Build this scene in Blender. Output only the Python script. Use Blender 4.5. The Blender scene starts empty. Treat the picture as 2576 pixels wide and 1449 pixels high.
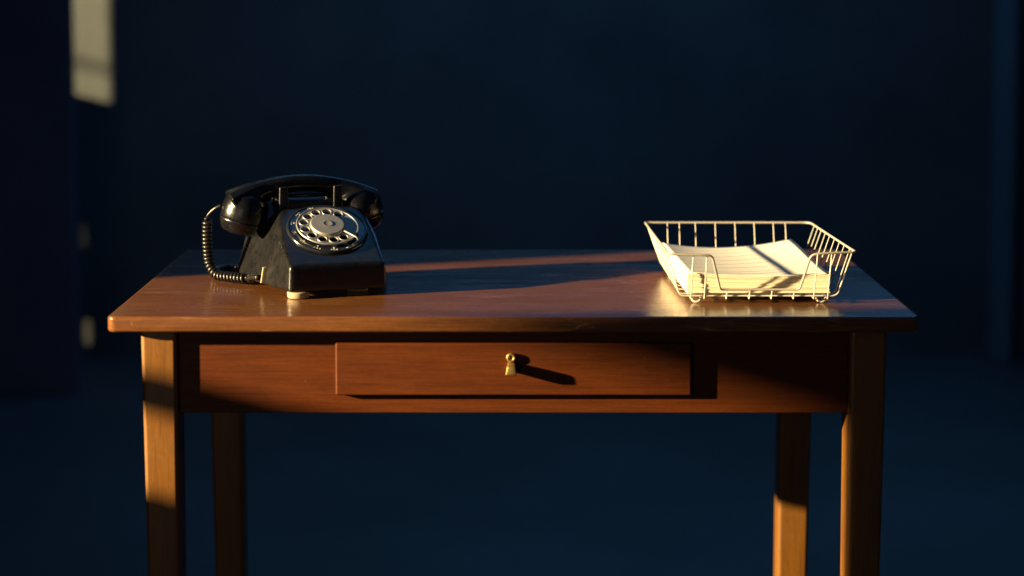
import bpy, bmesh, math, random
from mathutils import Vector, Matrix
random.seed(7)
R = math.radians
S = bpy.context.scene
COL = S.collection

# ---------------------------------------------------------------- camera
cd = bpy.data.cameras.new('camera'); cam = bpy.data.objects.new('camera', cd); COL.objects.link(cam)
cam.location = (-0.0018, -2.5704, 1.2039)
cam.rotation_euler = (R(90) - math.atan(0.085), 0, 0)
cd.sensor_width = 36; cd.lens = 36 * 4840 / 2576
cd.shift_y = -364.28 / 2576
cd.clip_start = 0.05; cd.clip_end = 60
cd.dof.use_dof = True; cd.dof.focus_distance = 2.78; cd.dof.aperture_fstop = 1.9
S.camera = cam

# ---------------------------------------------------------------- world and lamps
w = bpy.data.worlds.new('World'); S.world = w; w.use_nodes = True
bg = w.node_tree.nodes['Background']
bg.inputs[0].default_value = (0.12, 0.42, 1.0, 1); bg.inputs[1].default_value = 0.045
S.view_settings.view_transform = 'Standard'; S.view_settings.look = 'None'
S.view_settings.exposure = 0; S.view_settings.gamma = 1

AZ, EL, DIST = R(17.5), R(12), 9.0
L = Vector((math.cos(AZ)*math.cos(EL), math.sin(AZ)*math.cos(EL), -math.sin(EL)))
LP = Vector((0, .2, .75)) - L*DIST
def lamp(name, typ, loc, target, energy, color, **kw):
    d = bpy.data.lights.new(name, typ); o = bpy.data.objects.new(name, d); COL.objects.link(o)
    o.location = loc; o.rotation_euler = (Vector(target)-Vector(loc)).to_track_quat('-Z', 'Y').to_euler()
    d.energy = energy; d.color = color
    for k, v in kw.items(): setattr(d, k, v)
    return o
lamp('low_warm_light', 'SPOT', LP, (-.4, 1.0, .8), 23000, (1, .75, .38), shadow_soft_size=.075, spot_size=R(52), spot_blend=.2)
lamp('cool_skylight', 'AREA', (.4, 3.40, 2.35), (.2, .3, .95), 15, (.15, .46, 1), shape='RECTANGLE', size=3.0, size_y=1.2)
lamp('cool_wall_wash', 'AREA', (.5, 2.0, 2.9), (.1, 3.55, 1.25), 2.1, (.10, .42, 1), shape='RECTANGLE', size=1.8, size_y=.6, spread=R(85))
lamp('cool_floor_light', 'AREA', (.6, 1.2, 2.7), (.6, 1.25, 0), 1.9, (.15, .48, 1), shape='RECTANGLE', size=2.6, size_y=.4, spread=R(70))
lamp('dim_warm_fill', 'AREA', (-1.5, -3.4, .9), (.1, .2, .5), 7.5, (1, .82, .68), shape='RECTANGLE', size=1.8, size_y=1.4)

# ---------------------------------------------------------------- materials
def mat(name, base, rough=.5, metal=0., coat=0., spec=.5):
    m = bpy.data.materials.new(name); m.use_nodes = True
    b = m.node_tree.nodes['Principled BSDF']
    b.inputs['Base Color'].default_value = (*base, 1); b.inputs['Roughness'].default_value = rough
    b.inputs['Metallic'].default_value = metal; b.inputs['Coat Weight'].default_value = coat
    b.inputs['Specular IOR Level'].default_value = spec
    return m
class N:
    def __init__(s, m): s.t = m.node_tree; s.b = s.t.nodes['Principled BSDF']; s.c = s.t.nodes.new('ShaderNodeTexCoord').outputs['Object']
    def n(s, t, **k):
        x = s.t.nodes.new(t)
        for a, v in k.items(): setattr(x, a, v)
        return x
    def l(s, a, b): s.t.links.new(a, b)
    def mp(s, scale, rot=(0,0,0)):
        x = s.n('ShaderNodeMapping'); s.l(s.c, x.inputs[0]); x.inputs['Scale'].default_value = scale; x.inputs['Rotation'].default_value = rot; return x.outputs[0]
    def noise(s, scale, vec, detail=4, rough=.6, dist=0):
        x = s.n('ShaderNodeTexNoise'); s.l(vec, x.inputs['Vector']); x.inputs['Scale'].default_value = scale
        x.inputs['Detail'].default_value = detail; x.inputs['Roughness'].default_value = rough; x.inputs['Distortion'].default_value = dist; return x.outputs[0]
    def ramp(s, f, stops):
        x = s.n('ShaderNodeValToRGB'); s.l(f, x.inputs[0]); e = x.color_ramp.elements
        while len(e) < len(stops): e.new(.5)
        for i, (p, c) in enumerate(stops):
            e[i].position = p; e[i].color = (*c, 1) if isinstance(c, tuple) else (c, c, c, 1)
        return x.outputs[0]
    def mix(s, f, a, b, mode='MIX'):
        x = s.n('ShaderNodeMix', data_type='RGBA', blend_type=mode)
        if isinstance(f, (int, float)): x.inputs[0].default_value = f
        else: s.l(f, x.inputs[0])
        for i, v in ((6, a), (7, b)):
            if isinstance(v, tuple): x.inputs[i].default_value = (*v, 1)
            else: s.l(v, x.inputs[i])
        return x.outputs[2]
    def bump(s, h, strength, dist=.001, prev=None):
        x = s.n('ShaderNodeBump'); s.l(h, x.inputs['Height']); x.inputs['Strength'].default_value = strength; x.inputs['Distance'].default_value = dist
        if prev is not None: s.l(prev, x.inputs['Normal'])
        return x.outputs[0]

def wood(name, dark, light, axis, rough=(.28, .42), coat=.25, wear=0.0):
    m = mat(name, light, .35, coat=coat); q = N(m)
    q.b.inputs['Coat Roughness'].default_value = .2
    sc = {'x': (2.2, 48, 48), 'z': (48, 48, 2.2)}[axis]
    fine = {'x': (14, 480, 480), 'z': (480, 480, 14)}[axis]
    g1 = q.noise(2.2, q.mp(sc), 6, .65, .5)
    g2 = q.noise(1.0, q.mp(fine), 3, .7)
    g3 = q.noise(3.0, q.c, 3, .5)
    c = q.ramp(g1, [(.30, dark), (.52, tuple((a+b)/2 for a, b in zip(dark, light))), (.72, light)])
    pores = q.ramp(g2, [(.36, .55), (.54, 1.0)]); pores = q.mix(.6, pores, q.ramp(q.noise(230, q.mp((.5,1,1) if axis=='x' else (1,1,.5)), 4, .8), [(.35, .6), (.65, 1.1)]), 'MULTIPLY')
    c = q.mix(.7, c, pores, 'MULTIPLY')
    c = q.mix(.5, c, q.ramp(g3, [(.3, .74), (.7, 1.12)]), 'MULTIPLY')
    # small pale nicks and hairline scratches
    v = q.n('ShaderNodeTexVoronoi'); q.l(q.mp((1, 1, 1)), v.inputs['Vector']); v.inputs['Scale'].default_value = 62
    nk = q.ramp(v.outputs['Distance'], [(.022, 1.0), (.04, 0.0)])
    sel = q.ramp(q.noise(19, q.c, 2, .5), [(.56, 0.0), (.6, 1.0)])
    nk = q.mix(1.0, nk, sel, 'MULTIPLY')
    c = q.mix(nk, c, (.62, .40, .22))
    if wear:
        for a, k in ((.5, 34), (-.9, 41), (1.25, 28)):
            wv = q.noise(1.0, q.mp((k*.12, k*3.2, 40), (0, 0, a)), 2, .4)
            sw = q.ramp(wv, [(.492, 0.0), (.5, 1.0), (.508, 0.0)])
            se = q.ramp(q.noise(9, q.mp((1, 1, 1), (a, a, 0)), 2, .5), [(.56, 0.0), (.66, 1.0)])
            sw = q.mix(1.0, sw, se, 'MULTIPLY')
            mul = q.n('ShaderNodeMath', operation='MULTIPLY'); q.l(sw, mul.inputs[0]); mul.inputs[1].default_value = wear
            c = q.mix(mul.outputs[0], c, (.55, .36, .24))
    q.l(c, q.b.inputs['Base Color'])
    rr = q.n('ShaderNodeMapRange'); q.l(q.noise(6, q.mp((1, 4, 4)), 5, .7), rr.inputs[0])
    rr.inputs[1].default_value = .3; rr.inputs[2].default_value = .7; rr.inputs[3].default_value = rough[0]; rr.inputs[4].default_value = rough[1]
    q.l(rr.outputs[0], q.b.inputs['Roughness'])
    b1 = q.bump(g2, .25, .0003); b2 = q.bump(g3, .3, .002, b1)
    q.l(b2, q.b.inputs['Normal'])
    return m
M = {}
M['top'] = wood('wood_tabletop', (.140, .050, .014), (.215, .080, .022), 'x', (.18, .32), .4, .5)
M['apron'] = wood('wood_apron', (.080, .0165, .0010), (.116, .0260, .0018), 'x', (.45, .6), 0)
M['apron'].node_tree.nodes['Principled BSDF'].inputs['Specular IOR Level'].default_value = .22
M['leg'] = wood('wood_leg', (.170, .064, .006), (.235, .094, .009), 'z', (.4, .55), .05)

def plastic(name, base, r0, r1, dust=.0, dustcol=(.30, .24, .16)):
    m = mat(name, base, r0); q = N(m)
    n1 = q.noise(75, q.c, 8, .8); n2 = q.noise(420, q.c, 4, .7)
    rr = q.n('ShaderNodeMapRange'); q.l(n1, rr.inputs[0]); rr.inputs[1].default_value = .3; rr.inputs[2].default_value = .7
    rr.inputs[3].default_value = r0; rr.inputs[4].default_value = r1; q.l(rr.outputs[0], q.b.inputs['Roughness'])
    a = q.mix(1.0, q.ramp(n1, [(.40, 0.15), (.68, 1.0)]), q.ramp(n2, [(.38, 0.25), (.66, 1.0)]), 'MULTIPLY')
    mu = q.n('ShaderNodeMath', operation='MULTIPLY'); q.l(a, mu.inputs[0]); mu.inputs[1].default_value = dust
    c = q.mix(mu.outputs[0], base, dustcol)
    q.l(c, q.b.inputs['Base Color'])
    q.l(q.bump(n2, .15, .0004), q.b.inputs['Normal'])
    return m
M['black'] = plastic('black_bakelite', (.0016, .0022, .0040), .24, .36, .045)
M['handset'] = plastic('black_handset_plastic', (.0020, .0025, .0045), .20, .32, .005)
M['cord'] = plastic('black_cord_rubber', (.007, .006, .006), .28, .40, .01)
M['plate'] = plastic('black_dial_plate', (.008, .010, .016), .14, .24, .03)
M['hole'] = mat('dial_hole_dark', (.006, .006, .007), .5)
M['steel'] = plastic('worn_dial_metal', (.33, .33, .33), .36, .52, .6, (.20, .18, .16)); M['steel'].node_tree.nodes['Principled BSDF'].inputs['Metallic'].default_value = .6
M['white'] = mat('white_dial_print', (.62, .60, .54), .5)
M['felt'] = plastic('pale_foot_rubber', (.30, .24, .16), .6, .8, .4, (.25, .18, .10))
M['brass'] = plastic('aged_brass', (.46, .31, .11), .36, .5, .4, (.20, .12, .04)); M['brass'].node_tree.nodes['Principled BSDF'].inputs['Metallic'].default_value = .85
M['clip'] = plastic('worn_metal_clip', (.40, .32, .20), .35, .5, .3, (.2, .15, .1))
M['wire'] = plastic('cream_coated_wire', (.56, .53, .44), .30, .42, .25, (.30, .24, .16))

M['rim'] = plastic('shaded_rim_wire', (.36, .33, .28), .3, .42, .3, (.26, .22, .16))  # greyer copy of the wire colour, with the rim's shade put in

def paper(name, base, lines):
    m = mat(name, base, .75, spec=.25); q = N(m)
    c = q.mix(.25, base, q.ramp(q.noise(14, q.c, 5, .6), [(.3, .82), (.7, 1.05)]), 'MULTIPLY')
    if lines:
        wv = q.n('ShaderNodeTexWave', bands_direction='Y'); q.l(q.c, wv.inputs[0]); wv.inputs['Scale'].default_value = 17
        f = q.ramp(wv.outputs['Fac'], [(.90, 0.0), (.97, .08)])
        c = q.mix(f, c, (.50, .46, .42))
    q.l(c, q.b.inputs['Base Color']); q.l(q.bump(q.noise(900, q.c, 3, .6), .1, .0002), q.b.inputs['Normal'])
    return m
M['sheet'] = paper('cream_paper', (.88, .83, .72), False)
M['pile'] = paper('yellowed_paper', (.80, .71, .52), False)

def plaster(name, base, rough, spec=.3):
    m = mat(name, base, rough, spec=spec); q = N(m)
    n = q.noise(1.3, q.c, 6, .6); n2 = q.noise(30, q.c, 5, .7)
    c = q.mix(.8, base, q.ramp(n, [(.3, .6), (.7, 1.25)]), 'MULTIPLY')
    c = q.mix(.5, c, q.ramp(n2, [(.3, .8), (.7, 1.1)]), 'MULTIPLY')
    q.l(c, q.b.inputs['Base Color']); q.l(q.bump(n2, .3, .003), q.b.inputs['Normal']); return m
M['wall'] = plaster('navy_grey_plaster', (.125, .140, .145), .95, .05)
M['pier'] = plaster('dark_partition_paint', (.095, .115, .17), .9, .1)
M['floor'] = plaster('dark_floor', (.070, .085, .090), .7, .2)
M['casing'] = plaster('painted_door_casing', (.17, .27, .33), .6, .3)

# ---------------------------------------------------------------- mesh helpers
def link(name, bm, m, parent=None, smooth=None, mods=()):
    me = bpy.data.meshes.new(name)
    bmesh.ops.recalc_face_normals(bm, faces=bm.faces[:])
    bm.to_mesh(me); bm.free()
    o = bpy.data.objects.new(name, me); COL.objects.link(o)
    for x in (m if isinstance(m, (list, tuple)) else [m]): me.materials.append(x)
    if parent: o.parent = parent
    if smooth is not None:
        for p in me.polygons: p.use_smooth = True
    for typ, kw in mods:
        md = o.modifiers.new(typ.lower(), typ)
        for k, v in kw.items(): setattr(md, k, v)
    return o
def bevel(wd, seg=3, ang=30): return ('BEVEL', dict(width=wd, segments=seg, limit_method='ANGLE', angle_limit=R(ang), harden_normals=False))
WN = ('WEIGHTED_NORMAL', dict(keep_sharp=False))
def empty(name, loc, rz, label, cat, group=None):
    o = bpy.data.objects.new(name, None); COL.objects.link(o); o.empty_display_size = .05
    o.location = loc; o.rotation_euler = (0, 0, rz); o['label'] = label; o['category'] = cat
    if group: o['group'] = group
    return o
def hexa(bm, p):
    v = [bm.verts.new(x) for x in p]
    for f in ((0,3,2,1), (4,5,6,7), (0,1,5,4), (1,2,6,5), (2,3,7,6), (3,0,4,7)): bm.faces.new([v[i] for i in f])
def box(bm, x0, x1, y0, y1, z0, z1):
    hexa(bm, [(x0,y0,z0), (x1,y0,z0), (x1,y1,z0), (x0,y1,z0), (x0,y0,z1), (x1,y0,z1), (x1,y1,z1), (x0,y1,z1)])
def tube(bm, pts, r, n=8, closed=False, rf=None):
    pts = [Vector(p) for p in pts]; k = len(pts); rings = []
    T = []
    for i in range(k):
        a = pts[(i-1) % k] if (closed or i > 0) else pts[i]; b = pts[(i+1) % k] if (closed or i < k-1) else pts[i]
        T.append((b-a).normalized())
    u = T[0].orthogonal().normalized()
    for i in range(k):
        u = (u - T[i]*u.dot(T[i])).normalized(); v = T[i].cross(u)
        rr = rf(i/(k-1)) if rf else r
        rings.append([bm.verts.new(pts[i] + (u*math.cos(2*math.pi*j/n) + v*math.sin(2*math.pi*j/n))*rr) for j in range(n)])
    for i in range(k if closed else k-1):
        A, B = rings[i], rings[(i+1) % k]
        off = 0
        if closed and i == k-1:
            off = min(range(n), key=lambda o: (A[0].co-B[o].co).length)
        for j in range(n): bm.faces.new((A[j], A[(j+1) % n], B[(j+1+off) % n], B[(j+off) % n]))
    if not closed:
        bm.faces.new(rings[0][::-1]); bm.faces.new(rings[-1])
def fillet(pts, r, seg=5):
    pts = [Vector(p) for p in pts]; out = [pts[0]]
    rs = r if isinstance(r, (list, tuple)) else [r]*(len(pts)-2)
    for i in range(1, len(pts)-1):
        p, a, b = pts[i], pts[i-1], pts[i+1]
        da, db = (a-p), (b-p); rr = min(rs[i-1], da.length*.48, db.length*.48)
        s, e = p+da.normalized()*rr, p+db.normalized()*rr
        for j in range(seg+1):
            t = j/seg; out.append(s*(1-t)**2 + p*2*t*(1-t) + e*t*t)
    out.append(pts[-1]); return out
def catmull(pts, per=10):
    P = [Vector(p) for p in pts]; P = [P[0]*2-P[1]] + P + [P[-1]*2-P[-2]]; out = []
    for i in range(1, len(P)-2):
        for j in range(per):
            t = j/per; a, b, c, d = P[i-1:i+3]
            out.append(.5*((2*b)+(c-a)*t+(2*a-5*b+4*c-d)*t*t+(3*b-a-3*c+d)*t**3))
    out.append(P[-2]); return out
def lathe(bm, prof, n=48, M4=None):
    rings = []
    for r, z in prof:
        rings.append([bm.verts.new((r*math.cos(2*math.pi*j/n), r*math.sin(2*math.pi*j/n), z)) for j in range(n)] if r > 1e-7 else [bm.verts.new((0, 0, z))])
    vs = [v for q in rings for v in q]
    for A, B in zip(rings, rings[1:]):
        if len(A) == 1 and len(B) == 1: continue
        for j in range(n):
            k = (j+1) % n
            if len(A) == 1: bm.faces.new((A[0], B[j], B[k]))
            elif len(B) == 1: bm.faces.new((A[j], A[k], B[0]))
            else: bm.faces.new((A[j], A[k], B[k], B[j]))
    if M4 is not None: bmesh.ops.transform(bm, matrix=M4, verts=vs)

# ---------------------------------------------------------------- the setting
def struct(o): o['kind'] = 'structure'; return o
bm = bmesh.new(); box(bm, -6, 6, -7, 5, -.1, 0); struct(link('floor', bm, M['floor']))
bm = bmesh.new(); box(bm, -2.0, 4.5, 3.55, 3.7, 0, 3.0); struct(link('back_wall', bm, M['wall']))
bm = bmesh.new(); box(bm, -1.80, -1.268, 2.96, 3.0, 0, 3.0); struct(link('partition_wall', bm, M['pier'], mods=[bevel(.004, 2)]))
# right: door casing and a dark return wall
bm = bmesh.new(); box(bm, 1.528, 1.570, 3.40, 3.55, 0, 3.0); struct(link('door_casing', bm, M['casing'], mods=[bevel(.006, 2)]))
bm = bmesh.new(); box(bm, 1.60, 4.5, 3.30, 3.42, 0, 3.0); struct(link('partition_wall', bm, M['pier']))
# side wall with the window openings the low light comes through
WX = -2.0
def wallpt(p):
    p = Vector(p); t = (WX - LP.x)/(p.x - LP.x); q = LP + (p-LP)*t; return q.y, q.z
def win(y0, y1, z0, z1): return (min(y0, y1), max(y0, y1), min(z0, z1), max(z0, z1))
ye = wallpt((.455, .035, .5))[0]                       # jamb nearer the camera
yb = wallpt((-.45, .375, .75))[0]                       # far jamb
zs = wallpt((-.485, .022, .500))[1]                    # sill
z1 = wallpt((-.485, .022, .618))[1]; z2 = wallpt((-.485, .022, .668))[1]   # glazing bar
opens = [win(ye, yb, zs, 1.75), win(-.33, yb, zs-.09, zs+.01)]
bars = [win(wallpt((-.15, .03, .64))[0], wallpt((-.60, .02, .64))[0], z1, z2)]
a = wallpt((-1.25, 3.55, .80)); b = wallpt((-1.25, 3.55, .885)); c = wallpt((-1.25, 3.55, .94))
opens.append(win(a[0], 3.52, a[1], 1.9)); 
zb = a[1]+.006                                       # thin slats added to dim the wall's light patch, closer together in the middle
while zb < 1.88:
    bars.append(win(a[0], 3.52, zb, zb+.0016)); zb += .0125 if b[1]-.006 < zb < c[1] else .0178
for (px, pz, hw, hz) in ((-1.368, .39, .0105, .030), (-1.358, .075, .0125, .034)):  # extra small holes cut to throw the two low light patches
    q0 = wallpt((px-hw, 3.55, pz-hz)); q1 = wallpt((px+hw, 3.55, pz+hz)); opens.append(win(min(q0[0], q1[0])-.0098, max(q0[0], q1[0]), q0[1]-.004, q1[1]+.004))
ys = sorted({-4.5, 3.55} | {v for o in opens+bars for v in o[:2]}); zz = sorted({0, 3.0} | {v for o in opens+bars for v in o[2:]})
bm = bmesh.new()
def inside(o, y, z): return o[0] < y < o[1] and o[2] < z < o[3]
for i in range(len(ys)-1):
    k = 0
    while k < len(zz)-1:
        solid = lambda kk: (not any(inside(o, (ys[i]+ys[i+1])/2, (zz[kk]+zz[kk+1])/2) for o in opens)) or any(inside(o, (ys[i]+ys[i+1])/2, (zz[kk]+zz[kk+1])/2) for o in bars)
        if not solid(k): k += 1; continue
        k0 = k
        while k < len(zz)-1 and solid(k): k += 1
        box(bm, WX-.03, WX, ys[i], ys[i+1], zz[k0], zz[k])
struct(link('window_wall', bm, M['pier']))
# unseen board added outside the window, shaped to shade the apron's upper right
AX = -2.7
def boardpt(p):
    p = Vector(p); t = (AX - LP.x)/(p.x - LP.x); q = LP + (p-LP)*t; return q.y, q.z
P = [boardpt((-.20, 0, .742)), boardpt((-.10, 0, .735)), boardpt((.05, 0, .714)), boardpt((.36, .033, .626)), boardpt((.56, .03, .57)), boardpt((.58, 0, .830)), boardpt((.3, 0, .820)), boardpt((.1, 0, .785)), boardpt((-.05, 0, .765))]
bm = bmesh.new()
A = [bm.verts.new((AX, y, z)) for y, z in P]; B = [bm.verts.new((AX-.02, y, z)) for y, z in P]
bm.faces.new(A); bm.faces.new(B[::-1])
for i in range(len(P)): bm.faces.new((A[i], B[i], B[(i+1) % len(P)], A[(i+1) % len(P)]))
struct(link('shadow_board', bm, M['pier']))

# ---------------------------------------------------------------- the table
TZ = .75
table = empty('writing_table', (0, .32, 0), 0, 'plain brown wooden table with one shallow drawer and tapered legs', 'table')
def tab(name, bm, m, mods=(), parent=None, smooth=True):
    bmesh.ops.translate(bm, vec=(0, -.32, 0), verts=bm.verts[:])
    return link(name, bm, m, parent or table, smooth=smooth, mods=mods)
bm = bmesh.new()
def rrect(x0, x1, y0, y1, r, n=6):
    out = []
    for cx, cy, a0 in ((x1-r, y0+r, -90), (x1-r, y1-r, 0), (x0+r, y1-r, 90), (x0+r, y0+r, 180)):
        for j in range(n+1):
            a = R(a0+90*j/n); out.append((cx+r*math.cos(a), cy+r*math.sin(a)))
    return out
P = rrect(-.5505, .5505, 0, .651, .013)
lo = [bm.verts.new((x, y, TZ-.0217)) for x, y in P]; hi = [bm.verts.new((x, y, TZ)) for x, y in P]
bm.faces.new(lo[::-1]); bm.faces.new(hi)
for i in range(len(P)): j = (i+1) % len(P); bm.faces.new((lo[i], lo[j], hi[j], hi[i]))
tab('tabletop', bm, M['top'], [bevel(.0038, 4, 50), WN])
ZB = TZ-.0217-.0005
def legbm(xo, xi, y0, y1, txo):
    # xo outer x, xi inner x; outer face tapers in towards the floor
    s = 1 if xo > 0 else -1
    bm = bmesh.new()
    a = sorted((xo, xi)); b = sorted((xo - s*txo, xi))
    yb_ = (y0, y1-.008) if y0 < .3 else (y0+.008, y1)
    hexa(bm, [(b[0], yb_[0], 0), (b[1], yb_[0], 0), (b[1], yb_[1], 0), (b[0], yb_[1], 0), (a[0], y0, ZB), (a[1], y0, ZB), (a[1], y1, ZB), (a[0], y1, ZB)])
    return bm
for xo, xi, y0, y1 in ((-.5090, -.4592, .022, .082), (.5108, .4593, .022, .082), (-.5055, -.4500, .572, .628), (.4995, .4425, .572, .628)):
    tab('leg', legbm(xo, xi, y0, y1, .0095), M['leg'], [bevel(.0065, 4, 40), WN])
AY = .033
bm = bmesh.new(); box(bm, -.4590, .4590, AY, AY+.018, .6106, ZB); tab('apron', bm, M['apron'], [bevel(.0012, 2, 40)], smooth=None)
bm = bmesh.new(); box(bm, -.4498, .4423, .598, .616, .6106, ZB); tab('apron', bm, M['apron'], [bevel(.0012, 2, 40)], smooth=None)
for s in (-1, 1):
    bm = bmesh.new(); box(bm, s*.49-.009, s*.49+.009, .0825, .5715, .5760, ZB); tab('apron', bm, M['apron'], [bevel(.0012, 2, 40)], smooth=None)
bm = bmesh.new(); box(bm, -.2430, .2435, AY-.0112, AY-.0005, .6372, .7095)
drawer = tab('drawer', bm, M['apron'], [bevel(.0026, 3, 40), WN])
# brass pull: a ring with a wedge-shaped tongue that stands out from the drawer
bm = bmesh.new(); KX, KZ, KY = -.0030, .6905, AY-.0112
Mx = Matrix.Translation((KX, KY-.0022, KZ)) @ Matrix.Rotation(R(90), 4, 'X')
n = 28
tube(bm, [(KX+.0045*math.cos(2*math.pi*i/n), KY-.004, KZ+.0045*math.sin(2*math.pi*i/n)) for i in range(n)], .0024, 10, closed=True)
lathe(bm, [(0, -.0015), (.0058, -.0015), (.0062, .0003), (.0040, .0010), (0, .0008)], 28, Mx)
def wedge(bm, secs):
    rings = [[bm.verts.new(p) for p in s] for s in secs]
    for A, B in zip(rings, rings[1:]):
        for j in range(4): bm.faces.new((A[j], A[(j+1) % 4], B[(j+1) % 4], B[j]))
    bm.faces.new(rings[0][::-1]); bm.faces.new(rings[-1])
zc = KZ-.0125
secs = []
for d, wt, wb, h in ((0, .0046, .0060, .0058), (.010, .0048, .0067, .0064), (.018, .0052, .0075, .0067), (.0225, .0052, .0076, .0064), (.0242, .0046, .0068, .0052)):
    y = KY-d; secs.append([(KX-wb, y, zc-h-d*.08), (KX+wb, y, zc-h-d*.08), (KX+wt, y, zc+h-d*.08), (KX-wt, y, zc+h-d*.08)])
wedge(bm, secs)
k = tab('drawer_pull', bm, M['brass'], [bevel(.0008, 2, 35)], parent=drawer)
k['label'] = 'aged brass pull with a ring and wedge tongue'

# ---------------------------------------------------------------- the telephone
PH = .31
phone = empty('rotary_telephone', (-.2505, .160, TZ), PH, 'old black rotary dial telephone on the brown wooden table', 'telephone')
bm = bmesh.new()
# sections: y, z top, half width top, half width bottom
SEC = [(0, .0470, .0705, .0712), (.064, .0818, .0684, .0880), (.102, .1027, .0662, .0980), (.114, .1094, .0635, .1008), (.126, .1160, .0560, .1030), (.133, .1165, .0550, .1042), (.140, .1040, .0732, .1053), (.146, .0900, .0800, .1062), (.153, .0810, .0850, .1072), (.163, .0780, .0880, .1085), (.178, .0810, .0903, .1103), (.198, .0815, .0943, .1123), (.208, .0760, .0970, .1128)]
rings = []
for y, zt, wt, wb in SEC:
    zm = min(.072, zt-.006); lean = .02+.32*min(1, y/.114) - .08*max(0, (y-.114)/.094)
    wm = wb-lean*(zm-.0095)
    if y > .137: wt = wm-.3*(zt-zm)
    rings.append([bm.verts.new(p) for p in ((-wb, y, .0095), (wb, y, .0095), (wm, y, zm), (wt, y, zt), (-wt, y, zt), (-wm, y, zm))])
for A, B in zip(rings, rings[1:]):
    for j in range(6): bm.faces.new((A[j], A[(j+1) % 6], B[(j+1) % 6], B[j]))
bm.faces.new(rings[0][::-1]); bm.faces.new(rings[-1])
body = link('body', bm, M['black'], phone, smooth=True, mods=[('REMESH', dict(mode='VOXEL', voxel_size=.0016, use_smooth_shade=True)), ('SMOOTH', dict(factor=.5, iterations=60))])
bm = bmesh.new(); CX = -.012
box(bm, CX-.046, CX+.046, .128, .192, .070, .1265)
link('cradle', bm, M['black'], phone, smooth=True, mods=[bevel(.004, 3), WN])
for sx in (-1, 1):
    for yy, zt in ((.128, .1475), (.184, .150)):
        bm = bmesh.new(); x = CX+sx*.041
        hexa(bm, [(x-.0075, yy-.001, .112), (x+.0075, yy-.001, .112), (x+.0075, yy+.007, .112), (x-.0075, yy+.007, .112),
                  (x-.0065, yy, zt), (x+.0065, yy, zt), (x+.0065, yy+.005, zt), (x-.0065, yy+.005, zt)])
        link('cradle_prong', bm, M['black'], phone, smooth=True, mods=[bevel(.0018, 3), WN])
bm = bmesh.new(); tube(bm, [(CX-.030, .150, .1315), (CX+.034, .150, .1315)], .0028, 10)
link('hook_bar', bm, M['black'], phone, smooth=True)
for fx, fy in ((-.056, .012), (.040, .050), (-.082, .190), (.082, .190)):
    bm = bmesh.new(); lathe(bm, [(0, 0), (.0135, 0), (.0155, .002), (.0162, .0082), (.0150, .0100), (0, .0100)], 32, Matrix.Translation((fx, fy, 0)))
    link('foot', bm, M['felt'], phone, smooth=True, mods=[WN])
# dial, built in the plane of the sloping face
th = math.atan2(.1165-.047, .127)
MD = Matrix.Translation((0, .0015, .0482)) @ Matrix.Rotation(th, 4, 'X')
def dial(u, v, h): return MD @ Vector((u, v, h))
VC = .0830
MC = MD @ Matrix.Translation((0, VC, 0))
bm = bmesh.new()
lathe(bm, [(0, -.004), (.0595, -.004), (.0600, .0005), (.0592, .0030), (.0575, .0042), (.0560, .0040), (.0545, .0030), (0, .0028)], 80, MC)
plate = link('number_plate', bm, M['plate'], phone, smooth=True, mods=[WN])
# finger wheel with ten true holes
HR, RH, RW = .0349, .0062, .0450
hang = [52, 81, 109, 136, 163, 191, 219, 247, 274, 301]
import mathutils
bm = bmesh.new()
def circ(cx, cy, r, n): return [(cx+r*math.cos(2*math.pi*i/n), cy+r*math.sin(2*math.pi*i/n)) for i in range(n)]
loops = [circ(0, 0, RW, 120)] + [circ(HR*math.cos(R(a)), HR*math.sin(R(a)), RH, 32) for a in hang]
edges = []; vl = []
for lp in loops:
    vs = [bm.verts.new((x, y, 0)) for x, y in lp]; vl.append(vs)
    for i in range(len(vs)): edges.append(bm.edges.new((vs[i], vs[(i+1) % len(vs)])))
bmesh.ops.triangle_fill(bm, use_beauty=True, use_dissolve=False, edges=edges)
for f in list(bm.faces):
    c = f.calc_center_median()
    if any((c.x-HR*math.cos(R(a)))**2+(c.y-HR*math.sin(R(a)))**2 < (RH*.9)**2 for a in hang): bm.faces.remove(f)
fs = bm.faces[:]
r = bmesh.ops.extrude_face_region(bm, geom=fs)
bmesh.ops.translate(bm, vec=(0, 0, .0018), verts=[g for g in r['geom'] if isinstance(g, bmesh.types.BMVert)])
bmesh.ops.translate(bm, vec=(0, 0, .0058), verts=bm.verts[:])
# raised lips round each hole and round the rim
for a in hang:
    hx, hy = HR*math.cos(R(a)), HR*math.sin(R(a)); tube(bm, [(x, y, .0076) for x, y in circ(hx, hy, RH+.0007, 32)], .0008, 6, closed=True)
tube(bm, [(x, y, .0070) for x, y in circ(0, 0, RW-.0001, 96)], .0013, 8, closed=True)
bmesh.ops.transform(bm, matrix=MC, verts=bm.verts[:])
link('finger_wheel', bm, M['steel'], phone, smooth=None)
bm = bmesh.new()
lathe(bm, [(0, .0055), (.0262, .0055), (.0262, .0085), (.0252, .0108), (.0240, .0116), (.0225, .0113), (.0075, .0118), (.0068, .0126), (.0058, .0120), (0, .0118)], 64, MC)
link('dial_cap', bm, M['steel'], phone, smooth=True, mods=[WN])
# finger stop
bm = bmesh.new()
def DC(r, a, h): return MC @ Vector((r*math.cos(R(a)), r*math.sin(R(a)), h))
tube(bm, fillet([DC(.0525, -43.5, .002), DC(.0525, -43.5, .0100), DC(.028, -41.5, .0108)], .004), .0014, 8)
link('finger_stop', bm, M['steel'], phone, smooth=True)
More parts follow.
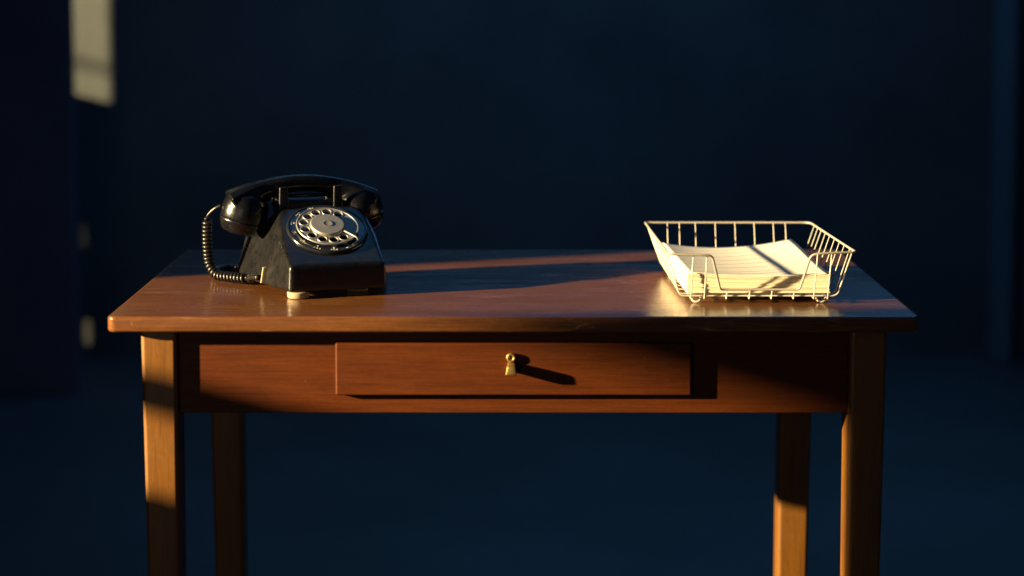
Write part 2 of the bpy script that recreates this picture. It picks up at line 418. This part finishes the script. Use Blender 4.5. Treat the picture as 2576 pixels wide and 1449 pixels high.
# print on the plate
def txt(s, r, a, size, spin=0):
    cu = bpy.data.curves.new('t', 'FONT'); cu.body = s; cu.size = size; cu.align_x = 'CENTER'; cu.align_y = 'CENTER'; cu.extrude = .00012
    cu.space_character = 1.15
    o = bpy.data.objects.new('t', cu); COL.objects.link(o)
    dg = bpy.context.evaluated_depsgraph_get(); me = bpy.data.meshes.new_from_object(o.evaluated_get(dg))
    bpy.data.objects.remove(o)
    me.transform(MC @ Matrix.Translation((r*math.cos(R(a)), r*math.sin(R(a)), .0034)) @ Matrix.Rotation(R(spin), 4, 'Z'))
    return me
bm = bmesh.new()
lab = [('1', ''), ('2', 'ABC'), ('3', 'DEF'), ('4', 'GHI'), ('5', 'JKL'), ('6', 'MNO'), ('7', 'PRS'), ('8', 'TUV'), ('9', 'WXY'), ('0', 'OPERATOR')]
for i, (d_, l_) in enumerate(lab):
    ang = 80 + i*27.2
    me = txt(d_, .0493, ang, .0058, 0); bm.from_mesh(me)
    if l_ == 'OPERATOR':
        for q, ch in enumerate(l_): bm.from_mesh(txt(ch, .0530, ang-11+q*3.4-2, .0036, ang-11+q*3.4-2+90))
    elif l_:
        for q, ch in enumerate(l_): bm.from_mesh(txt(ch, .0533, ang+((q-1)*4.4)*(1 if ang > 180 else -1), .0042, ang-90 if ang <= 180 else ang+90))
pr = link('dial_print', bm, M['white'], plate)

# ---- handset (top-level thing resting on the cradle)
hs = empty('handset', (-.2505, .160, TZ), PH, 'black handset lying across the cradle of the rotary telephone', 'handset')
HX, HY = -.0195, .157
bm = bmesh.new()
# handle: swept rounded section following the arch
def zarc(u): return .1520 - .0255*abs(u)**2.1 - (.0 if u < 0 else .002)*u
secs = []
K = 28
for i in range(K+1):
    u = -1 + 2*i/K; x = HX + u*.1080; z = zarc(u)
    e = max(0, (abs(u)-.5)/.5)
    hw = .0145 + .0160*e**1.3; e2 = max(0, (abs(u)-.28)/.72); ht = .0105 + .003*e; hb = .0145+.023*e2**1.4
    sl = -.0255*2.1*abs(u)**1.1*(1 if u > 0 else -1)/.108
    tx = Vector((1, 0, sl)).normalized(); up = Vector((0, 1, 0)).cross(tx)*-1
    c0 = Vector((x, HY, z)); ring = []
    for y_, z_ in ((-hw, -hb*.35), (-hw, ht*.45), (-hw*.62, ht), (hw*.62, ht), (hw, ht*.45), (hw, -hb*.35), (hw*.6, -hb), (-hw*.6, -hb)):
        ring.append(bm.verts.new(c0 + Vector((0, y_, 0)) + up*z_))
    secs.append(ring)
for A, B in zip(secs, secs[1:]):
    for j in range(8): bm.faces.new((A[j], A[(j+1) % 8], B[(j+1) % 8], B[j]))
bm.faces.new(secs[0][::-1]); bm.faces.new(secs[-1])
# the two cups
CUP = [(-1, HX-.0900, .0985, -13), (1, HX+.0900, .0990, 13)]
mats = {}
for s, cx_, cz_, tilt in CUP:
    m4 = Matrix.Translation((cx_, HY, cz_)) @ Matrix.Rotation(R(-tilt), 4, 'Y') @ Matrix.Rotation(R(6), 4, 'X')
    mats[s] = m4
    lathe(bm, [(0, -.001), (.0335, -.001), (.0346, .002), (.0350, .009), (.0342, .020), (.0320, .0285), (.0270, .0360), (.0190, .0405), (.0100, .0420), (0, .0420)], 40, m4)
h = link('handle', bm, M['handset'], hs, smooth=True, mods=[('REMESH', dict(mode='VOXEL', voxel_size=.0012, use_smooth_shade=True)), ('SMOOTH', dict(factor=.5, iterations=16))])
for s, nm in ((-1, 'mouthpiece_cap'), (1, 'earpiece_cap')):
    bm = bmesh.new()
    lathe(bm, [(.010, .004), (.0330, .0010), (.0346, -.0004), (.0344, -.0030), (.0322, -.0110), (.0290, -.0175), (.0262, -.0195), (0, -.0185)], 56, mats[s])
    link(nm, bm, M['handset'], hs, smooth=True, mods=[WN])

# ---- coiled cord
cord = empty('coiled_cord', (-.2505, .160, TZ), PH, 'black coiled cord hanging from the handset down to the table', 'cord')
def helix(path, rad, wire, pitch, bm, n=8, step=14):
    P = catmull(path, 40); ds = [0]
    for a, b in zip(P, P[1:]): ds.append(ds[-1]+(b-a).length)
    tot = ds[-1]; K = int(tot/pitch*step); out = []; u = None; i = 0
    for k in range(K+1):
        d = tot*k/K
        while i < len(ds)-2 and ds[i+1] < d: i += 1
        f = (d-ds[i])/max(1e-9, ds[i+1]-ds[i]); p = P[i].lerp(P[i+1], f); t = (P[i+1]-P[i]).normalized()
        if u is None: u = t.orthogonal().normalized()
        u = (u-t*u.dot(t)).normalized(); v = t.cross(u); a = 2*math.pi*k/step
        rr = rad*min(1, .35+k/(step*1.0), .35+(K-k)/(step*1.0))
        out.append(p+(u*math.cos(a)+v*math.sin(a))*rr)
    tube(bm, out, wire, n); return out
bm = bmesh.new()
tube(bm, catmull([(-.1415, .160, .1195), (-.149, .164, .1155), (-.1565, .170, .1080), (-.1600, .174, .1010), (-.1560, .178, .0960)], 8), .0024, 8, rf=lambda t: .0026-.0006*t)
helix([(-.1590, .177, .0990), (-.1590, .184, .075), (-.1570, .192, .048), (-.1530, .198, .026), (-.1440, .190, .0115), (-.1310, .175, .0100), (-.1180, .160, .0100), (-.1060, .147, .0100)], .0053, .0027, .0064, bm)
link('coil', bm, M['cord'], cord, smooth=True)
bm = bmesh.new()
helix([(-.1440, .212, .0085), (-.1350, .250, .0080), (-.1150, .275, .0080), (-.0850, .262, .0080), (-.06, .235, .0080)], .0046, .0024, .0058, bm)
link('coil', bm, M['cord'], cord, smooth=True)
bm = bmesh.new()
tube(bm, [(-.1010+.0052*math.cos(2*math.pi*i/20), .138-.001*math.cos(2*math.pi*i/20), .0120+.0062*math.sin(2*math.pi*i/20)) for i in range(20)], .0016, 8, closed=True)
link('cord_ring', bm, M['cord'], cord, smooth=True)
bm = bmesh.new()
tube(bm, catmull([(-.106, .147, .010), (-.104, .134, .013), (-.101, .118, .0165), (-.098, .098, .0190)], 6), .0040, 10)
link('cord_plug', bm, M['cord'], cord, smooth=True)
bm = bmesh.new(); hexa(bm, [(-.0975, .083, .0125), (-.0905, .083, .0125), (-.0905, .0858, .0125), (-.0975, .0858, .0125), (-.0938, .083, .036), (-.0875, .083, .036), (-.0875, .0858, .036), (-.0938, .0858, .036)])
link('cord_clip', bm, M['clip'], phone, smooth=True, mods=[bevel(.0010, 2), WN])

# ---------------------------------------------------------------- the wire tray
TO = Vector((.345, .25, TZ))
tray = empty('wire_letter_tray', TO, 0, 'cream wire letter tray with a dipped front rim holding paper', 'tray')
def tr(name, bm, m, mods=(), smooth=True):
    bmesh.ops.translate(bm, vec=-TO, verts=bm.verts[:]); return link(name, bm, m, tray, smooth=smooth, mods=mods)
ZR, ZF = .8250, .7590
bm = bmesh.new()
FL, FR, BL, BR = (.2155, .0740, ZR), (.4770, .0850, ZR+.001), (.2065, .4200, ZR), (.4650, .4200, ZR)
pts = fillet([(.300, .0985, .7712), (.2900, .0975, .7712), (.2760, .0760, .8225), (.262, .0745, .8235), FL, BL, BR, FR, (.432, .0800, .8250), (.4140, .0790, .8238), (.4010, .0975, .7712), (.390, .0985, .7712)],
             [.004, .009, .004, .007, .006, .014, .006, .004, .010, .010], 6)
tube(bm, pts, .0017, 10, closed=True)
tr('rim', bm, M['rim'])
XF = [.2490, .2680, .2990, .3310, .3620, .3930, .4215, .4410]
XB = [.2414, .2601, .2852, .3163, .3472, .3772, .4071, .4260]
for xf, xb in zip(XF, XB):
    bm = bmesh.new()
    low = .285 < xf < .405
    zt = .7712 if low else .8240; yt = .0985 if low else .0765
    tube(bm, fillet([(xf+.001, yt, zt), (xf, .1005, ZF-.0016), (xf, .106, ZF-.0002), (xb, .392, ZF), (xb, .4195, ZR)], [.002, .003, .010], 4), .00095, 8)
    tr('wire', bm, M['wire'])
YS = [.104, .123, .161, .195, .230, .266, .298, .3305, .358, .386]
for y in YS:
    bm = bmesh.new(); t = (y-.08)/.34
    xl, xr = .2152-.0085*t, .4765-.011*t
    tube(bm, fillet([(xl, y, ZR), (.2340-.004*t, y, ZF+.0025), (.4560-.012*t, y, ZF+.0025), (xr, y, ZR)], .008, 5), .00090 if y > .11 else .0012, 8)
    tr('wire', bm, M['wire'])
for fx, fy in ((.2580, .116), (.4340, .116), (.2480, .385), (.4250, .385)):
    bm = bmesh.new()
    tube(bm, fillet([(fx-.0075, fy, ZF), (fx-.0045, fy-.004, TZ+.0018), (fx+.0045, fy-.004, TZ+.0018), (fx+.0075, fy, ZF)], .006, 5), .0017, 8)
    tr('foot', bm, M['wire'])

# ---------------------------------------------------------------- the paper
PO = Vector((.34, .26, .762))
stack = empty('paper_stack', PO, 0, 'thick stack of curling cream paper lying in the wire tray', 'paper')
ZP = ZF+.0045
def topz(u, v):
    # u left-right, v front-back
    f = .0262+.0035*(1-u)**2 - .0175*u*(1-u) + .002*u
    b = .0325*(1-u)**2 + .0215*2*u*(1-u)*.72 + .0385*u*u
    k = v*v*(3-2*v)
    return f*(1-k)+b*k
def sheet(bm, t0, t1, dx, dy, rot, sx, nu=20, nv=16):
    g = [[[None]*2 for _ in range(nv+1)] for _ in range(nu+1)]
    for i in range(nu+1):
        for j in range(nv+1):
            u, v = i/nu, j/nv
            xl = .2462*(1-v)+.2310*v; xr = .4460*(1-v)+.4320*v
            x = xl+(xr-xl)*u; y = .1160+(.2850)*v
            x, y = x+dx-(y-.26)*rot, y+dy+(x-.34)*rot
            x = .34+(x-.34)*sx
            tz = topz(u, v)
            g[i][j][0] = bm.verts.new((x, y, ZP+t0*tz)); g[i][j][1] = bm.verts.new((x, y, ZP+t1*tz))
    for i in range(nu):
        for j in range(nv):
            bm.faces.new((g[i][j][1], g[i+1][j][1], g[i+1][j+1][1], g[i][j+1][1]))
            bm.faces.new((g[i][j][0], g[i][j+1][0], g[i+1][j+1][0], g[i+1][j][0]))
    for i in range(nu):
        bm.faces.new((g[i][0][0], g[i+1][0][0], g[i+1][0][1], g[i][0][1])); bm.faces.new((g[i][nv][1], g[i+1][nv][1], g[i+1][nv][0], g[i][nv][0]))
    for j in range(nv):
        bm.faces.new((g[0][j][1], g[0][j+1][1], g[0][j+1][0], g[0][j][0])); bm.faces.new((g[nu][j][0], g[nu][j+1][0], g[nu][j+1][1], g[nu][j][1]))
bm = bmesh.new(); NS = 19
for i in range(NS):
    a, b = i/NS, (i+1)/NS
    j = .0005 if i % 5 else .0012
    sheet(bm, a*.965, (b-random.choice((.06, .10, .12, .34))/NS)*.965, random.uniform(-j, j)-.004*(1-a)*0, random.uniform(-j, j)+.001, random.uniform(-.003, .003), 1+.004*random.random(), 12, 8)
bmesh.ops.translate(bm, vec=-PO, verts=bm.verts[:])
link('sheet_pile', bm, M['pile'], stack)
bm = bmesh.new(); sheet(bm, .972, 1.0, 0, 0, 0, 1, 28, 24)
bmesh.ops.translate(bm, vec=-PO, verts=bm.verts[:])
link('top_sheet', bm, M['sheet'], stack, smooth=True)
